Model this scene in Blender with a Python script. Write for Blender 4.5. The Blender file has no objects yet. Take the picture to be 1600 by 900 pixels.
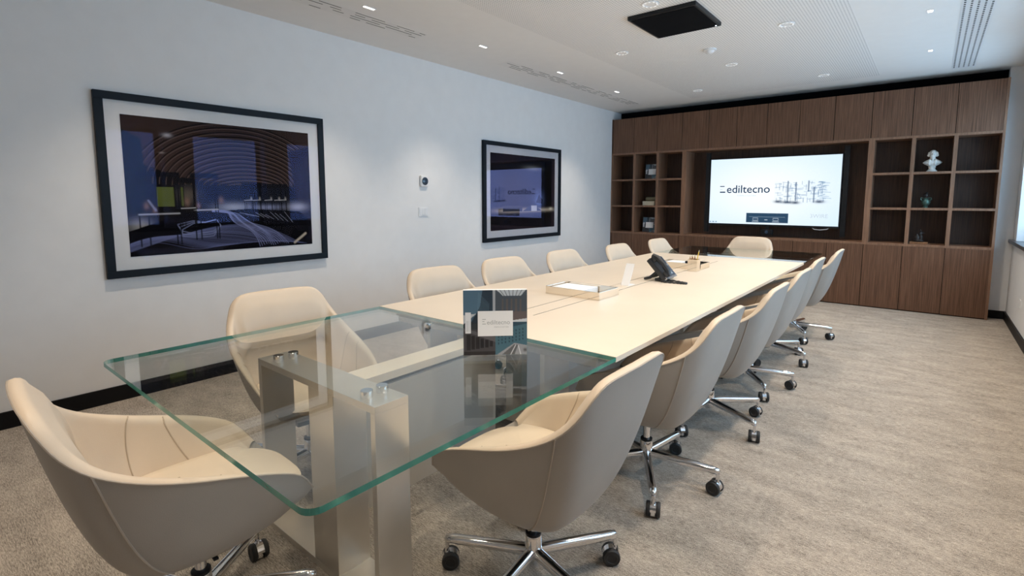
import bpy, bmesh, math, random
import numpy as np
from mathutils import Vector, Matrix
random.seed(7)
PI = math.pi
S = bpy.context.scene
COL = S.collection

# ------------------------------------------------------------------ camera
cd = bpy.data.cameras.new('camera')
cam = bpy.data.objects.new('camera', cd); COL.objects.link(cam)
cam.location = (0, 0, 1.3353)
cam.rotation_euler = (PI/2 - 0.10552, 0, 0.68399)
cd.sensor_width = 36; cd.lens = 799.29/1600*36; cd.shift_y = -55.29/1600
cd.clip_start = 0.02
S.camera = cam

# ------------------------------------------------------------------ world, light, exposure
W = bpy.data.worlds.new('sky'); S.world = W; W.use_nodes = True
bg = W.node_tree.nodes['Background']
bg.inputs[0].default_value = (0.47, 0.72, 1.0, 1); bg.inputs[1].default_value = 2.9
S.view_settings.view_transform = 'Standard'; S.view_settings.look = 'None'
S.view_settings.exposure = 1.22; S.view_settings.gamma = 1.0
S.view_settings.use_curve_mapping = False
WARM = (1.0, 0.845, 0.67)
P_RING, P_WASH, P_SQ = 21.5, 29, 35      # watts of the three lamp kinds
XL, XR, YN, YBK, ZC = -4.096, 0.72, -2.2, 7.78, 2.736
WIN = [(1.6, 2.7), (3.1, 4.2), (4.6, 5.7), (6.1, 7.5)]
WZ0, WZ1 = 0.89, 2.36
for a, b in WIN:                                             # sampling portals for the sky in the window openings
    L = bpy.data.lights.new('window_portal', 'AREA'); L.shape = 'RECTANGLE'
    L.size = WZ1-WZ0; L.size_y = b-a; L.cycles.is_portal = True
    o = bpy.data.objects.new('window_portal', L); COL.objects.link(o)
    o.location = (XR+0.17, (a+b)/2, (WZ0+WZ1)/2); o.rotation_euler = (0, PI/2, 0)

# ------------------------------------------------------------------ materials
def nmat(name):
    m = bpy.data.materials.new(name); m.use_nodes = True
    nt = m.node_tree
    return m, nt, nt.nodes['Principled BSDF']
def pmat(name, col, rough=0.5, metal=0.0, spec=0.5, noise=0.0, nscale=8.0, bump=0.0, bscale=200.0, coat=0.0):
    m, nt, b = nmat(name)
    b.inputs['Base Color'].default_value = (*col, 1); b.inputs['Roughness'].default_value = rough
    b.inputs['Metallic'].default_value = metal; b.inputs['Specular IOR Level'].default_value = spec
    if coat: b.inputs['Coat Weight'].default_value = coat; b.inputs['Coat Roughness'].default_value = .05
    tc = nt.nodes.new('ShaderNodeTexCoord')
    n = nt.nodes.new('ShaderNodeTexNoise'); n.inputs['Scale'].default_value = nscale; n.inputs['Detail'].default_value = 3
    nt.links.new(tc.outputs['Object'], n.inputs['Vector'])
    r = nt.nodes.new('ShaderNodeValToRGB')
    k = noise
    r.color_ramp.elements[0].position = .3; r.color_ramp.elements[1].position = .7
    r.color_ramp.elements[0].color = (*[c*(1-k) for c in col], 1); r.color_ramp.elements[1].color = (*[min(1, c*(1+k)) for c in col], 1)
    nt.links.new(n.outputs['Fac'], r.inputs['Fac']); nt.links.new(r.outputs['Color'], b.inputs['Base Color'])
    if bump:
        n2 = nt.nodes.new('ShaderNodeTexNoise'); n2.inputs['Scale'].default_value = bscale; n2.inputs['Detail'].default_value = 2
        nt.links.new(tc.outputs['Object'], n2.inputs['Vector'])
        bp = nt.nodes.new('ShaderNodeBump'); bp.inputs['Strength'].default_value = bump; bp.inputs['Distance'].default_value = .002
        nt.links.new(n2.outputs['Fac'], bp.inputs['Height']); nt.links.new(bp.outputs['Normal'], b.inputs['Normal'])
    return m
def emat(name, col, s, base=.8):
    m, nt, b = nmat(name)
    b.inputs['Base Color'].default_value = (base, base, base, 1); b.inputs['Specular IOR Level'].default_value = .1
    b.inputs['Emission Color'].default_value = (*col, 1); b.inputs['Emission Strength'].default_value = s
    return m
def thin_glass(name, tint, f0=0.045, rough=0.0, coat=(1, 1, 1)):
    m = bpy.data.materials.new(name); m.use_nodes = True; nt = m.node_tree; nt.nodes.clear()
    out = nt.nodes.new('ShaderNodeOutputMaterial'); mix = nt.nodes.new('ShaderNodeMixShader')
    tr = nt.nodes.new('ShaderNodeBsdfTransparent'); tr.inputs[0].default_value = (*tint, 1)
    gl = nt.nodes.new('ShaderNodeBsdfGlossy'); gl.inputs['Roughness'].default_value = rough; gl.inputs[0].default_value = (*coat, 1)
    lw = nt.nodes.new('ShaderNodeLayerWeight'); lw.inputs['Blend'].default_value = .5
    pw = nt.nodes.new('ShaderNodeMath'); pw.operation = 'POWER'; pw.inputs[1].default_value = 5
    ml = nt.nodes.new('ShaderNodeMath'); ml.operation = 'MULTIPLY_ADD'; ml.inputs[1].default_value = 1-f0; ml.inputs[2].default_value = f0
    nt.links.new(lw.outputs['Facing'], pw.inputs[0]); nt.links.new(pw.outputs[0], ml.inputs[0])
    nt.links.new(ml.outputs[0], mix.inputs[0]); nt.links.new(tr.outputs[0], mix.inputs[1]); nt.links.new(gl.outputs[0], mix.inputs[2])
    nt.links.new(mix.outputs[0], out.inputs[0])
    return m
def wood(name, c0, c1, sx=90, sz=2.2, axis='Z'):
    m, nt, b = nmat(name)
    tc = nt.nodes.new('ShaderNodeTexCoord'); mp = nt.nodes.new('ShaderNodeMapping')
    mp.inputs['Scale'].default_value = (sx, sx, sz) if axis == 'Z' else (sz, sx, sx)
    geo = nt.nodes.new('ShaderNodeNewGeometry')
    nt.links.new(geo.outputs['Position'], mp.inputs['Vector'])
    n = nt.nodes.new('ShaderNodeTexNoise'); n.inputs['Scale'].default_value = 1; n.inputs['Detail'].default_value = 4; n.inputs['Roughness'].default_value = .65
    nt.links.new(mp.outputs[0], n.inputs['Vector'])
    r = nt.nodes.new('ShaderNodeValToRGB'); r.color_ramp.elements[0].position = .34; r.color_ramp.elements[1].position = .66
    r.color_ramp.elements[0].color = (*c0, 1); r.color_ramp.elements[1].color = (*c1, 1)
    nt.links.new(n.outputs['Fac'], r.inputs['Fac']); nt.links.new(r.outputs[0], b.inputs['Base Color'])
    b.inputs['Roughness'].default_value = .5; b.inputs['Specular IOR Level'].default_value = .35
    bp = nt.nodes.new('ShaderNodeBump'); bp.inputs['Strength'].default_value = .15; bp.inputs['Distance'].default_value = .001
    nt.links.new(n.outputs['Fac'], bp.inputs['Height']); nt.links.new(bp.outputs['Normal'], b.inputs['Normal'])
    return m
def carpet_mat():
    m, nt, b = nmat('carpet')
    tc = nt.nodes.new('ShaderNodeTexCoord')
    def noise(sc, det, scale3):
        mp = nt.nodes.new('ShaderNodeMapping'); mp.inputs['Scale'].default_value = scale3
        mp.inputs['Rotation'].default_value = (0, 0, .0)
        nt.links.new(tc.outputs['Object'], mp.inputs[0])
        n = nt.nodes.new('ShaderNodeTexNoise'); n.inputs['Scale'].default_value = sc; n.inputs['Detail'].default_value = det; n.inputs['Roughness'].default_value = .7
        nt.links.new(mp.outputs[0], n.inputs['Vector']); return n
    a = noise(40, 5, (1, 6, 1)); c = noise(4, 5, (1, 2.5, 1)); d = noise(230, 2, (1, 1.8, 1))
    m1 = nt.nodes.new('ShaderNodeMath'); m1.operation = 'MULTIPLY_ADD'; m1.inputs[1].default_value = .40
    m2 = nt.nodes.new('ShaderNodeMath'); m2.operation = 'MULTIPLY_ADD'; m2.inputs[1].default_value = .43
    m3 = nt.nodes.new('ShaderNodeMath'); m3.operation = 'MULTIPLY'; m3.inputs[1].default_value = .17
    nt.links.new(c.outputs['Fac'], m3.inputs[0]); nt.links.new(a.outputs['Fac'], m2.inputs[0]); nt.links.new(m3.outputs[0], m2.inputs[2])
    nt.links.new(d.outputs['Fac'], m1.inputs[0]); nt.links.new(m2.outputs[0], m1.inputs[2])
    r = nt.nodes.new('ShaderNodeValToRGB'); r.color_ramp.elements[0].position = .405; r.color_ramp.elements[1].position = .60
    r.color_ramp.elements[0].color = (.12, .104, .09, 1); r.color_ramp.elements[1].color = (.61, .535, .455, 1)
    nt.links.new(m1.outputs[0], r.inputs['Fac']); nt.links.new(r.outputs[0], b.inputs['Base Color'])
    b.inputs['Roughness'].default_value = .95; b.inputs['Specular IOR Level'].default_value = .1
    bp = nt.nodes.new('ShaderNodeBump'); bp.inputs['Strength'].default_value = .5; bp.inputs['Distance'].default_value = .004
    nt.links.new(m1.outputs[0], bp.inputs['Height']); nt.links.new(bp.outputs['Normal'], b.inputs['Normal'])
    return m
def perforated_mat():
    m, nt, b = nmat('perforated_board')
    geo = nt.nodes.new('ShaderNodeNewGeometry')
    sp = nt.nodes.new('ShaderNodeSeparateXYZ'); nt.links.new(geo.outputs['Position'], sp.inputs[0])
    def cell(sock):
        a = nt.nodes.new('ShaderNodeMath'); a.operation = 'MULTIPLY'; a.inputs[1].default_value = 1/.021; nt.links.new(sock, a.inputs[0])
        f = nt.nodes.new('ShaderNodeMath'); f.operation = 'FRACT'; nt.links.new(a.outputs[0], f.inputs[0])
        s = nt.nodes.new('ShaderNodeMath'); s.operation = 'SUBTRACT'; s.inputs[1].default_value = .5; nt.links.new(f.outputs[0], s.inputs[0])
        q = nt.nodes.new('ShaderNodeMath'); q.operation = 'MULTIPLY'; nt.links.new(s.outputs[0], q.inputs[0]); nt.links.new(s.outputs[0], q.inputs[1])
        return q
    x, y = cell(sp.outputs['X']), cell(sp.outputs['Y'])
    ad = nt.nodes.new('ShaderNodeMath'); nt.links.new(x.outputs[0], ad.inputs[0]); nt.links.new(y.outputs[0], ad.inputs[1])
    lt = nt.nodes.new('ShaderNodeMath'); lt.operation = 'LESS_THAN'; lt.inputs[1].default_value = .052; nt.links.new(ad.outputs[0], lt.inputs[0])
    mx = nt.nodes.new('ShaderNodeMixRGB'); mx.inputs[1].default_value = (.84, .825, .80, 1); mx.inputs[2].default_value = (.42, .415, .41, 1)
    nt.links.new(lt.outputs[0], mx.inputs[0]); nt.links.new(mx.outputs[0], b.inputs['Base Color'])
    b.inputs['Roughness'].default_value = .9
    return m
def vcol_mat(name, rough=.5, emit=0.0, spec=.4):
    m, nt, b = nmat(name)
    a = nt.nodes.new('ShaderNodeAttribute'); a.attribute_name = 'print'
    if emit:
        b.inputs['Base Color'].default_value = (.01, .01, .01, 1)
        nt.links.new(a.outputs['Color'], b.inputs['Emission Color']); b.inputs['Emission Strength'].default_value = emit
    else: nt.links.new(a.outputs['Color'], b.inputs['Base Color'])
    b.inputs['Roughness'].default_value = rough; b.inputs['Specular IOR Level'].default_value = spec
    return m

M = dict(
    wall=pmat('wall_paint', (.82, .815, .81), .85, spec=.2, noise=.015, bump=.05, bscale=300),
    ceil=pmat('ceiling_paint', (.84, .825, .80), .9, spec=.15, noise=.01),
    perf=perforated_mat(), carpet=carpet_mat(),
    base=pmat('black_skirting', (.006, .006, .007), .5, spec=.2, noise=.2),
    void=pmat('black_gap', (.005, .005, .006), .9, spec=.08, noise=.1),
    walnut=wood('walnut_veneer', (.095, .045, .025), (.205, .106, .062)),
    walnut_edge=wood('walnut_edge', (.19, .100, .060), (.29, .160, .098), 60, 3),
    walnut_shaded=wood('walnut_back_shaded', (.045, .024, .016), (.095, .052, .034)),  # same walnut, with the compartment shade put into its colour
    leather=pmat('cream_leather', (.70, .585, .46), .42, spec=.4, noise=.03, nscale=6, bump=.12, bscale=420),
    leather_out=pmat('taupe_leather', (.40, .37, .335), .45, spec=.35, noise=.03, nscale=6, bump=.15, bscale=420),
    piping=pmat('leather_piping', (.42, .36, .30), .5, noise=.05),
    piping_in=pmat('lining_stitching', (.50, .40, .30), .5, noise=.05),
    tabletop=pmat('table_leather', (.74, .645, .53), .45, spec=.4, noise=.025, nscale=3, bump=.06, bscale=500),
    chrome=pmat('chrome', (.78, .78, .80), .09, 1.0, noise=.02),
    steel=pmat('brushed_nickel', (.72, .68, .62), .34, .75, noise=.06, nscale=5),
    mirror=pmat('polished_champagne_metal', (.83, .77, .68), .07, 1.0, noise=.02),
    black=pmat('black_plastic', (.010, .0105, .012), .4, spec=.3, noise=.1),
    rubber=pmat('black_rubber', (.02, .02, .021), .6, noise=.1),
    grey=pmat('grey_metal_rail', (.25, .245, .24), .4, .4, noise=.03),
    panelgrey=pmat('taupe_lacquer', (.42, .39, .35), .35, noise=.02),
    white=pmat('white_plastic', (.8, .8, .8), .45, noise=.01),
    paper=pmat('white_paper', (.88, .88, .88), .8, noise=.01),
    mat=pmat('white_mount', (.80, .80, .79), .8, noise=.01),
    frame=pmat('black_blue_frame', (.006, .010, .016), .5, spec=.2, noise=.15),
    glass=thin_glass('table_glass', (.94, .968, .958), .045),
    glass_low=thin_glass('table_glass_underside', (.98, .99, .985), .02),
    pane=thin_glass('coated_picture_glass', (.97, .97, .97), .006, 0, (.45, .50, 1.0)), pane_far=thin_glass('glossy_picture_glass', (.97, .97, .97), .09, 0, (.42, .46, 1.0)),
    winpane=thin_glass('window_glass', (.95, .97, .97), .05),
    lamp=emat('lamp_emitter', (1, .95, .88), 1.6),
    ring_led=emat('ring_led', (1, .96, .9), .30),
    winframe=pmat('dark_window_frame', (.02, .022, .025), .4, noise=.1),
    sill=pmat('dark_stone_sill', (.035, .04, .048), .3, noise=.2, nscale=30),
    plaster=pmat('white_plaster', (.78, .77, .72), .6, noise=.04, nscale=20),
    bronze=pmat('green_bronze', (.09, .16, .13), .4, .5, noise=.35, nscale=40),
    dark_bronze=pmat('dark_bronze', (.025, .02, .018), .4, .3, noise=.3, nscale=40),
    plinth=wood('plinth_wood', (.20, .09, .04), (.34, .17, .08), 40, 40),
    pencil=pmat('natural_pencil', (.45, .24, .10), .5, noise=.1), yellow=pmat('yellow_pencil', (.85, .55, .05), .4, noise=.05),
    phone=pmat('charcoal_phone', (.022, .024, .027), .38, noise=.1), phone_face=pmat('phone_face', (.06, .085, .12), .3, noise=.1),
    phone_screen=pmat('phone_screen', (.03, .05, .08), .08, noise=.1), silver=pmat('silver_trim', (.6, .6, .62), .3, .9, noise=.02),
    button=pmat('grey_buttons', (.50, .56, .62), .5, noise=.1),
    diffuser=pmat('slot_plate', (.80, .785, .76), .8, noise=.02), slot=pmat('dark_slot', (.12, .115, .11), .9, noise=.1),
    kraft=pmat('olive_cloth', (.20, .17, .10), .7, noise=.15), card=pmat('cream_board', (.62, .56, .42), .7, noise=.05),
    print=vcol_mat('photo_print', .9, 0, .05), cover=vcol_mat('printed_cover', .3), screen=vcol_mat('lit_screen', .15, .46),
    ink_blue=emat('screen_text', (.012, .035, .085), .55, .01), ink_pale=emat('screen_pale_text', (.62, .72, .80), .42, .01), ink_grey=pmat('grey_ink', (.45, .47, .48), .6, noise=.02),
    led=emat('led', (.7, .85, 1), 4.0),
)
def edge_mat():
    m, nt, b = nmat('green_glass_edge')
    b.inputs['Base Color'].default_value = (.03, .26, .20, 1); b.inputs['Roughness'].default_value = .12
    b.inputs['Transmission Weight'].default_value = .35
    tc = nt.nodes.new('ShaderNodeTexCoord'); n = nt.nodes.new('ShaderNodeTexNoise'); n.inputs['Scale'].default_value = 14
    r = nt.nodes.new('ShaderNodeValToRGB'); r.color_ramp.elements[0].color = (.015, .17, .15, 1); r.color_ramp.elements[1].color = (.07, .40, .30, 1)
    nt.links.new(tc.outputs['Object'], n.inputs['Vector']); nt.links.new(n.outputs['Fac'], r.inputs['Fac']); nt.links.new(r.outputs[0], b.inputs['Base Color'])
    return m
M['edge'] = edge_mat()
M['edge_dimmed'] = thin_glass('dimmed_glass_edge', (.55, .66, .62), .05)  # same glass edge, toned down in colour for the dimmer far end

# ------------------------------------------------------------------ helpers
def link(name, mesh, parent=None, mats=(), smooth=False):
    o = bpy.data.objects.new(name, mesh); COL.objects.link(o)
    for m in mats:
        if len(mesh.materials) < len(mats): mesh.materials.append(M[m] if isinstance(m, str) else m)
    if parent is not None: o.parent = parent
    if smooth:
        mesh.polygons.foreach_set('use_smooth', [True]*len(mesh.polygons))
    return o
def to_mesh(bm, name):
    bmesh.ops.recalc_face_normals(bm, faces=bm.faces)
    me = bpy.data.meshes.new(name); bm.to_mesh(me); bm.free(); return me
def abox(bm, lo, hi, bev=0.0, seg=2):
    r = bmesh.ops.create_cube(bm, size=1)
    vs = r['verts']
    for v in vs: v.co = Vector([lo[i]+(v.co[i]+.5)*(hi[i]-lo[i]) for i in range(3)])
    if bev > 0:
        es = list({e for v in vs for e in v.link_edges})
        bmesh.ops.bevel(bm, geom=es, offset=bev, segments=seg, affect='EDGES', profile=.6)
    return bm
def bx(name, lo, hi, mat, parent=None, bev=0.0, seg=2):
    bm = bmesh.new(); abox(bm, lo, hi, bev, seg)
    return link(name, to_mesh(bm, name), parent, (mat,))
def atube(bm, pts, r, n=12, cap=True):
    pts = [Vector(p) for p in pts]
    rs = r if isinstance(r, (list, tuple)) else [r]*len(pts)
    rings = []; up = None
    for i, p in enumerate(pts):
        t = (pts[min(i+1, len(pts)-1)]-pts[max(i-1, 0)]).normalized()
        if up is None: up = Vector((0, 0, 1)) if abs(t.z) < .9 else Vector((1, 0, 0))
        a = t.cross(up).normalized(); b = a.cross(t).normalized(); up = b
        rings.append([bm.verts.new(p+(a*math.cos(2*PI*k/n)+b*math.sin(2*PI*k/n))*rs[i]) for k in range(n)])
    for q, w in zip(rings, rings[1:]):
        for k in range(n): bm.faces.new((q[k], q[(k+1) % n], w[(k+1) % n], w[k]))
    if cap:
        bm.faces.new(rings[0]); bm.faces.new(rings[-1])
def alathe(bm, prof, n=24, c=(0, 0, 0), axis='Z', sx=1, sy=1):
    rings = []
    for r, z in prof:
        ring = []
        for k in range(n):
            a = 2*PI*k/n; x, y = r*math.cos(a)*sx, r*math.sin(a)*sy
            co = (x, y, z) if axis == 'Z' else ((z, x, y) if axis == 'X' else (x, z, y))
            ring.append(bm.verts.new(Vector(co)+Vector(c)))
        rings.append(ring)
    for q, w in zip(rings, rings[1:]):
        for k in range(n): bm.faces.new((q[k], q[(k+1) % n], w[(k+1) % n], w[k]))
    bm.faces.new(rings[0]); bm.faces.new(rings[-1])
def lathe(name, prof, mat, parent=None, n=24, c=(0, 0, 0), axis='Z', smooth=True, sx=1, sy=1):
    bm = bmesh.new(); alathe(bm, prof, n, c, axis, sx, sy)
    o = link(name, to_mesh(bm, name), parent, (mat,))
    if smooth: smooth_by_angle(o.data)
    return o
def smooth_by_angle(me, deg=35):
    me.polygons.foreach_set('use_smooth', [True]*len(me.polygons))
    bm = bmesh.new(); bm.from_mesh(me)
    for e in bm.edges:
        if len(e.link_faces) == 2 and e.calc_face_angle(0) > math.radians(deg): e.smooth = False
    bm.to_mesh(me); bm.free()
def tube(name, pts, r, mat, parent=None, n=12):
    bm = bmesh.new(); atube(bm, pts, r, n)
    o = link(name, to_mesh(bm, name), parent, (mat,)); smooth_by_angle(o.data); return o
def tag(o, label=None, cat=None, group=None, kind=None):
    if label: o['label'] = label
    if cat: o['category'] = cat
    if group: o['group'] = group
    if kind: o['kind'] = kind
    return o
def thing(name, label, cat, loc=(0, 0, 0), rz=0, group=None):
    o = bpy.data.objects.new(name, None); COL.objects.link(o); o.empty_display_size = .05
    o.location = loc; o.rotation_euler = (0, 0, rz)
    return tag(o, label, cat, group)
def struct(o, label=None): return tag(o, label, None, None, 'structure')
def text_mesh(name, s, size, mat, parent, xf, ext=.0004, align='LEFT', bold=0.0):
    cu = bpy.data.curves.new(name, 'FONT'); cu.body = s; cu.size = size; cu.extrude = ext; cu.align_x = align; cu.resolution_u = 3; cu.offset = bold
    t = bpy.data.objects.new('tmp', cu); COL.objects.link(t)
    dg = bpy.context.evaluated_depsgraph_get(); dg.update()
    me = bpy.data.meshes.new_from_object(t.evaluated_get(dg)); bpy.data.objects.remove(t); bpy.data.curves.remove(cu)
    me.transform(xf); me.name = name; me.materials.clear()
    return link(name, me, parent, (mat,))

class Canvas:
    """a small painter for flat prints; u to the right, v downwards, both 0..1"""
    def __init__(s, w, h, col):
        s.w, s.h = w, h; s.a = np.empty((h, w, 3)); s.a[:] = col
        s.U, s.V = np.meshgrid((np.arange(w))/(w-1), (np.arange(h))/(h-1)); s.asp = w/h
    def blend(s, m, col, al=1.0):
        m = (np.clip(m, 0, 1)*al)[..., None]; s.a = s.a*(1-m)+np.array(col)*m
    def rect(s, u0, v0, u1, v1, col, al=1): s.blend(((s.U >= u0) & (s.U <= u1) & (s.V >= v0) & (s.V <= v1)).astype(float), col, al)
    def poly(s, pts, col, al=1):
        ins = np.zeros((s.h, s.w), bool); n = len(pts)
        for i in range(n):
            (x0, y0), (x1, y1) = pts[i], pts[(i+1) % n]
            if y0 == y1: continue
            c = ((y0 > s.V) != (y1 > s.V)) & (s.U < (x1-x0)*(s.V-y0)/(y1-y0)+x0); ins ^= c
        s.blend(ins.astype(float), col, al)
    def line(s, pts, wd, col, al=1):
        d = np.full((s.h, s.w), 9.0)
        for (x0, y0), (x1, y1) in zip(pts, pts[1:]):
            ax, ay = (s.U-x0)*s.asp, s.V-y0; bx_, by = (x1-x0)*s.asp, y1-y0
            t = np.clip((ax*bx_+ay*by)/max(bx_*bx_+by*by, 1e-9), 0, 1)
            d = np.minimum(d, np.hypot(ax-t*bx_, ay-t*by))
        s.blend(np.clip(1.3-d/wd, 0, 1), col, al)
    def glow(s, u, v, ru, rv, col, al=1): s.blend(np.exp(-(((s.U-u)/ru)**2+((s.V-v)/rv)**2)), col, al)
    def mesh(s, name, xf):
        w, h = s.w, s.h
        co = np.stack([s.U.ravel(), 1-s.V.ravel(), np.zeros(w*h)], 1)
        i = (np.arange(h-1)[:, None]*w+np.arange(w-1)[None]).ravel()
        f = np.stack([i, i+w, i+w+1, i+1], 1)
        me = bpy.data.meshes.new(name); me.vertices.add(w*h); me.vertices.foreach_set('co', co.ravel())
        me.loops.add(f.size); me.loops.foreach_set('vertex_index', f.ravel().astype(np.int32))
        me.polygons.add(len(f)); me.polygons.foreach_set('loop_start', (np.arange(len(f))*4).astype(np.int32))
        me.update(calc_edges=True); me.validate()
        at = me.color_attributes.new('print', 'FLOAT_COLOR', 'POINT')
        at.data.foreach_set('color', np.concatenate([np.clip(s.a, 0, 4).reshape(-1, 3), np.ones((w*h, 1))], 1).ravel())
        me.transform(xf); return me
def plane_xf(origin, right, up):
    """maps (u,v,0) to origin + u*right + v*up, normal = right x up"""
    r, u = Vector(right), Vector(up); n = r.cross(u).normalized(); o = Vector(origin)
    return Matrix(((r.x, u.x, n.x, o.x), (r.y, u.y, n.y, o.y), (r.z, u.z, n.z, o.z), (0, 0, 0, 1)))
def srgb(*c): return [((x/255+.055)/1.055)**2.4 if x > 10 else x/255/12.92 for x in c]

# ------------------------------------------------------------------ room shell
T = .25
struct(bx('floor', (XL-T, YN-T, -.1), (XR+T+.2, YBK+.6, 0), 'carpet'))
struct(bx('wall_left', (XL-.15, YN-T, 0), (XL, YBK+.6, ZC+.1), 'wall'))
struct(bx('wall_near', (XL, YN-.15, 0), (XR+.4, YN, ZC+.1), 'wall'))
# back wall with the recess that holds the wall unit
BX0, BX1, BY, BD, BZ = -4.096, .565, 7.60, .37, 2.603
bm = bmesh.new(); abox(bm, (BX1+.004, YBK, 0), (XR+.4, YBK+.5, ZC+.1)); abox(bm, (XL, BY+BD, 0), (BX1+.004, BY+BD+.15, ZC+.1))
struct(link('wall_back', to_mesh(bm, 'wall_back'), None, ('wall',)))
# window wall: parapet, lintel and piers
bm = bmesh.new()
abox(bm, (XR, YN, 0), (XR+.35, YBK, WZ0-.035)); abox(bm, (XR, YN, WZ1), (XR+.35, YBK, ZC+.1))
ys = [YN]+[v for w in WIN for v in w]+[YBK]
for a, b in zip(ys[::2], ys[1::2]): abox(bm, (XR, a, WZ0-.035), (XR+.35, b, WZ1))
struct(link('wall_right', to_mesh(bm, 'wall_right'), None, ('wall',)))
struct(bx('trim_1', (XR-.035, YN, WZ0-.035), (XR+.2, YBK-.002, WZ0), 'sill', None, .004))['label'] = 'dark stone window sill along the right wall'
for i, (a, b) in enumerate(WIN):
    bm = bmesh.new(); x0, x1, f = XR+.19, XR+.25, .05
    abox(bm, (x0, a, WZ0), (x1, a+f, WZ1)); abox(bm, (x0, b-f, WZ0), (x1, b, WZ1))
    abox(bm, (x0, a+f, WZ0), (x1, b-f, WZ0+f)); abox(bm, (x0, a+f, WZ1-f), (x1, b-f, WZ1))
    w = struct(link('window_%d' % (i+1), to_mesh(bm, 'window_frame'), None, ('winframe',)))
    bx('pane', (x0+.025, a+f, WZ0+f), (x0+.031, b-f, WZ1-f), 'winpane', w)
# ceiling with the perforated field and black boards standing in for the shade above the wall unit
ceil = struct(bx('ceiling', (XL, YN, ZC), (XR+.4, BY+BD-.06, ZC+.1), 'ceil'))
bx('ceiling_edge', (BX1+.05, BY+BD-.06, ZC), (XR+.4, YBK+.4, ZC+.1), 'ceil', ceil)
bx('perforated_panel', (-2.70, -1.6, ZC-.0012), (-.545, 7.33, ZC+.01), 'perf', ceil)
bx('painted_gap_shade', (XL, BY+BD-.06, ZC+.09), (BX1+.05, BY+BD, ZC+.1), 'void', ceil)
bx('painted_gap_shade_back', (XL+.001, BY+BD-.06, BZ+.002), (BX1+.003, BY+BD-.02, ZC+.09), 'void', ceil)
# skirtings
struct(bx('baseboard_left', (XL, YN, 0), (XL+.014, BY-.002, .10), 'base'))
struct(bx('baseboard_right', (XR-.014, YN, 0), (XR, YBK-.016, .09), 'base'))
struct(bx('baseboard_back', (BX1+.006, YBK-.014, 0), (XR, YBK, .09), 'base'))

# ------------------------------------------------------------------ walnut wall unit
wu = thing('wall_unit', 'dark walnut wall unit with doors, open compartments and a television niche', 'bookcase', (-1.77, BY, 0))
def wb(name, lo, hi, mat, bev=.0):
    o = bx(name, [lo[0]+1.77, lo[1]-BY, lo[2]], [hi[0]+1.77, hi[1]-BY, hi[2]], mat, wu, bev); return o
YB1 = BY+BD-.004
ZL, ZH, NX0, NX1 = .80, 2.03, -2.89, -.60          # lower door top, open zone top, niche jambs
DW = (BX1-.02-BX0-.004)/12
wb('back_panel', (BX0+.003, YB1-.02, .02), (BX1, YB1, BZ-.02), 'walnut_shaded')
wb('side_panel', (BX1-.022, BY-.003, 0), (BX1, YB1-.02, BZ), 'walnut_edge')
wb('side_panel', (BX0+.003, BY+.0, 0), (BX0+.02, YB1-.02, BZ), 'walnut_edge')
wb('carcass', (BX0+.02, BY+.022, .0), (BX1-.022, YB1-.02, ZL-.03), 'void')
wb('carcass', (BX0+.02, BY+.022, ZH+.03), (BX1-.022, YB1-.02, BZ-.004), 'void')
for i in range(12):
    x0 = BX0+.004+i*DW
    for nm, z0, z1 in (('lower_door', .012, ZL-.028), ('upper_door', ZH+.028, BZ-.006)):
        wb(nm, (x0+.003, BY, z0), (x0+DW-.003, BY+.0215, z1), 'walnut')
wb('shelf', (BX0+.02, BY-.001, ZL-.0265), (BX1-.022, YB1-.02, ZL), 'walnut_edge')
wb('shelf', (BX0+.02, BY-.001, ZH), (BX1-.022, YB1-.02, ZH+.0265), 'walnut_edge')
def compart(x0, x1):
    wd = (x1-x0)/3
    for k in (1, 2): wb('divider', (x0+k*wd-.018, BY-.001, ZL), (x0+k*wd+.018, YB1-.02, ZH), 'walnut_edge')
    for k in range(3):
        for z in (1.213, 1.628):
            a = x0+k*wd+(.018 if k else 0); b = x0+(k+1)*wd-(.018 if k < 2 else 0)
            wb('shelf', (a, BY+.0, z-.013), (b, YB1-.02, z+.013), 'walnut_edge')
wb('divider', (NX0-.03, BY-.001, ZL), (NX0+.03, YB1-.02, ZH), 'walnut_edge')
wb('divider', (NX1-.03, BY-.001, ZL), (NX1+.03, YB1-.02, ZH), 'walnut_edge')
compart(BX0+.02, NX0-.03); compart(NX1+.03, BX1-.022)

# ------------------------------------------------------------------ television in the niche
TX0, TX1, TZ0, TZ1, TY = -2.535, -.905, .975, 1.895, 7.735
tv = thing('television', 'large lit television showing a white slide in the walnut niche', 'television', ((TX0+TX1)/2, TY, TZ0))
def tb(name, lo, hi, mat, par=None, bev=0):
    return bx(name, [lo[0]-(TX0+TX1)/2, lo[1]-TY, lo[2]-TZ0], [hi[0]-(TX0+TX1)/2, hi[1]-TY, hi[2]-TZ0], mat, par or tv, bev)
tb('housing', (TX0-.012, TY+.004, TZ0-.028), (TX1+.012, TY+.06, TZ1+.012), 'black', None, .004)
tb('wall_mount', (TX0+.4, TY+.06, TZ0+.2), (TX1-.4, YB1-.021, TZ1-.2), 'black')
for a, b in ((TX0-.075, TX0-.018), (TX1+.018, TX1+.075)): tb('side_bar', (a, TY+.0, TZ0-.13), (b, TY+.05, TZ1+.10), 'black', None, .004)
c = Canvas(300, 168, (.60, .80, .98))
c.glow(.45, .50, .62, .62, (.95, .99, 1.0), .95)
rnd = random.Random(3)
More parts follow.
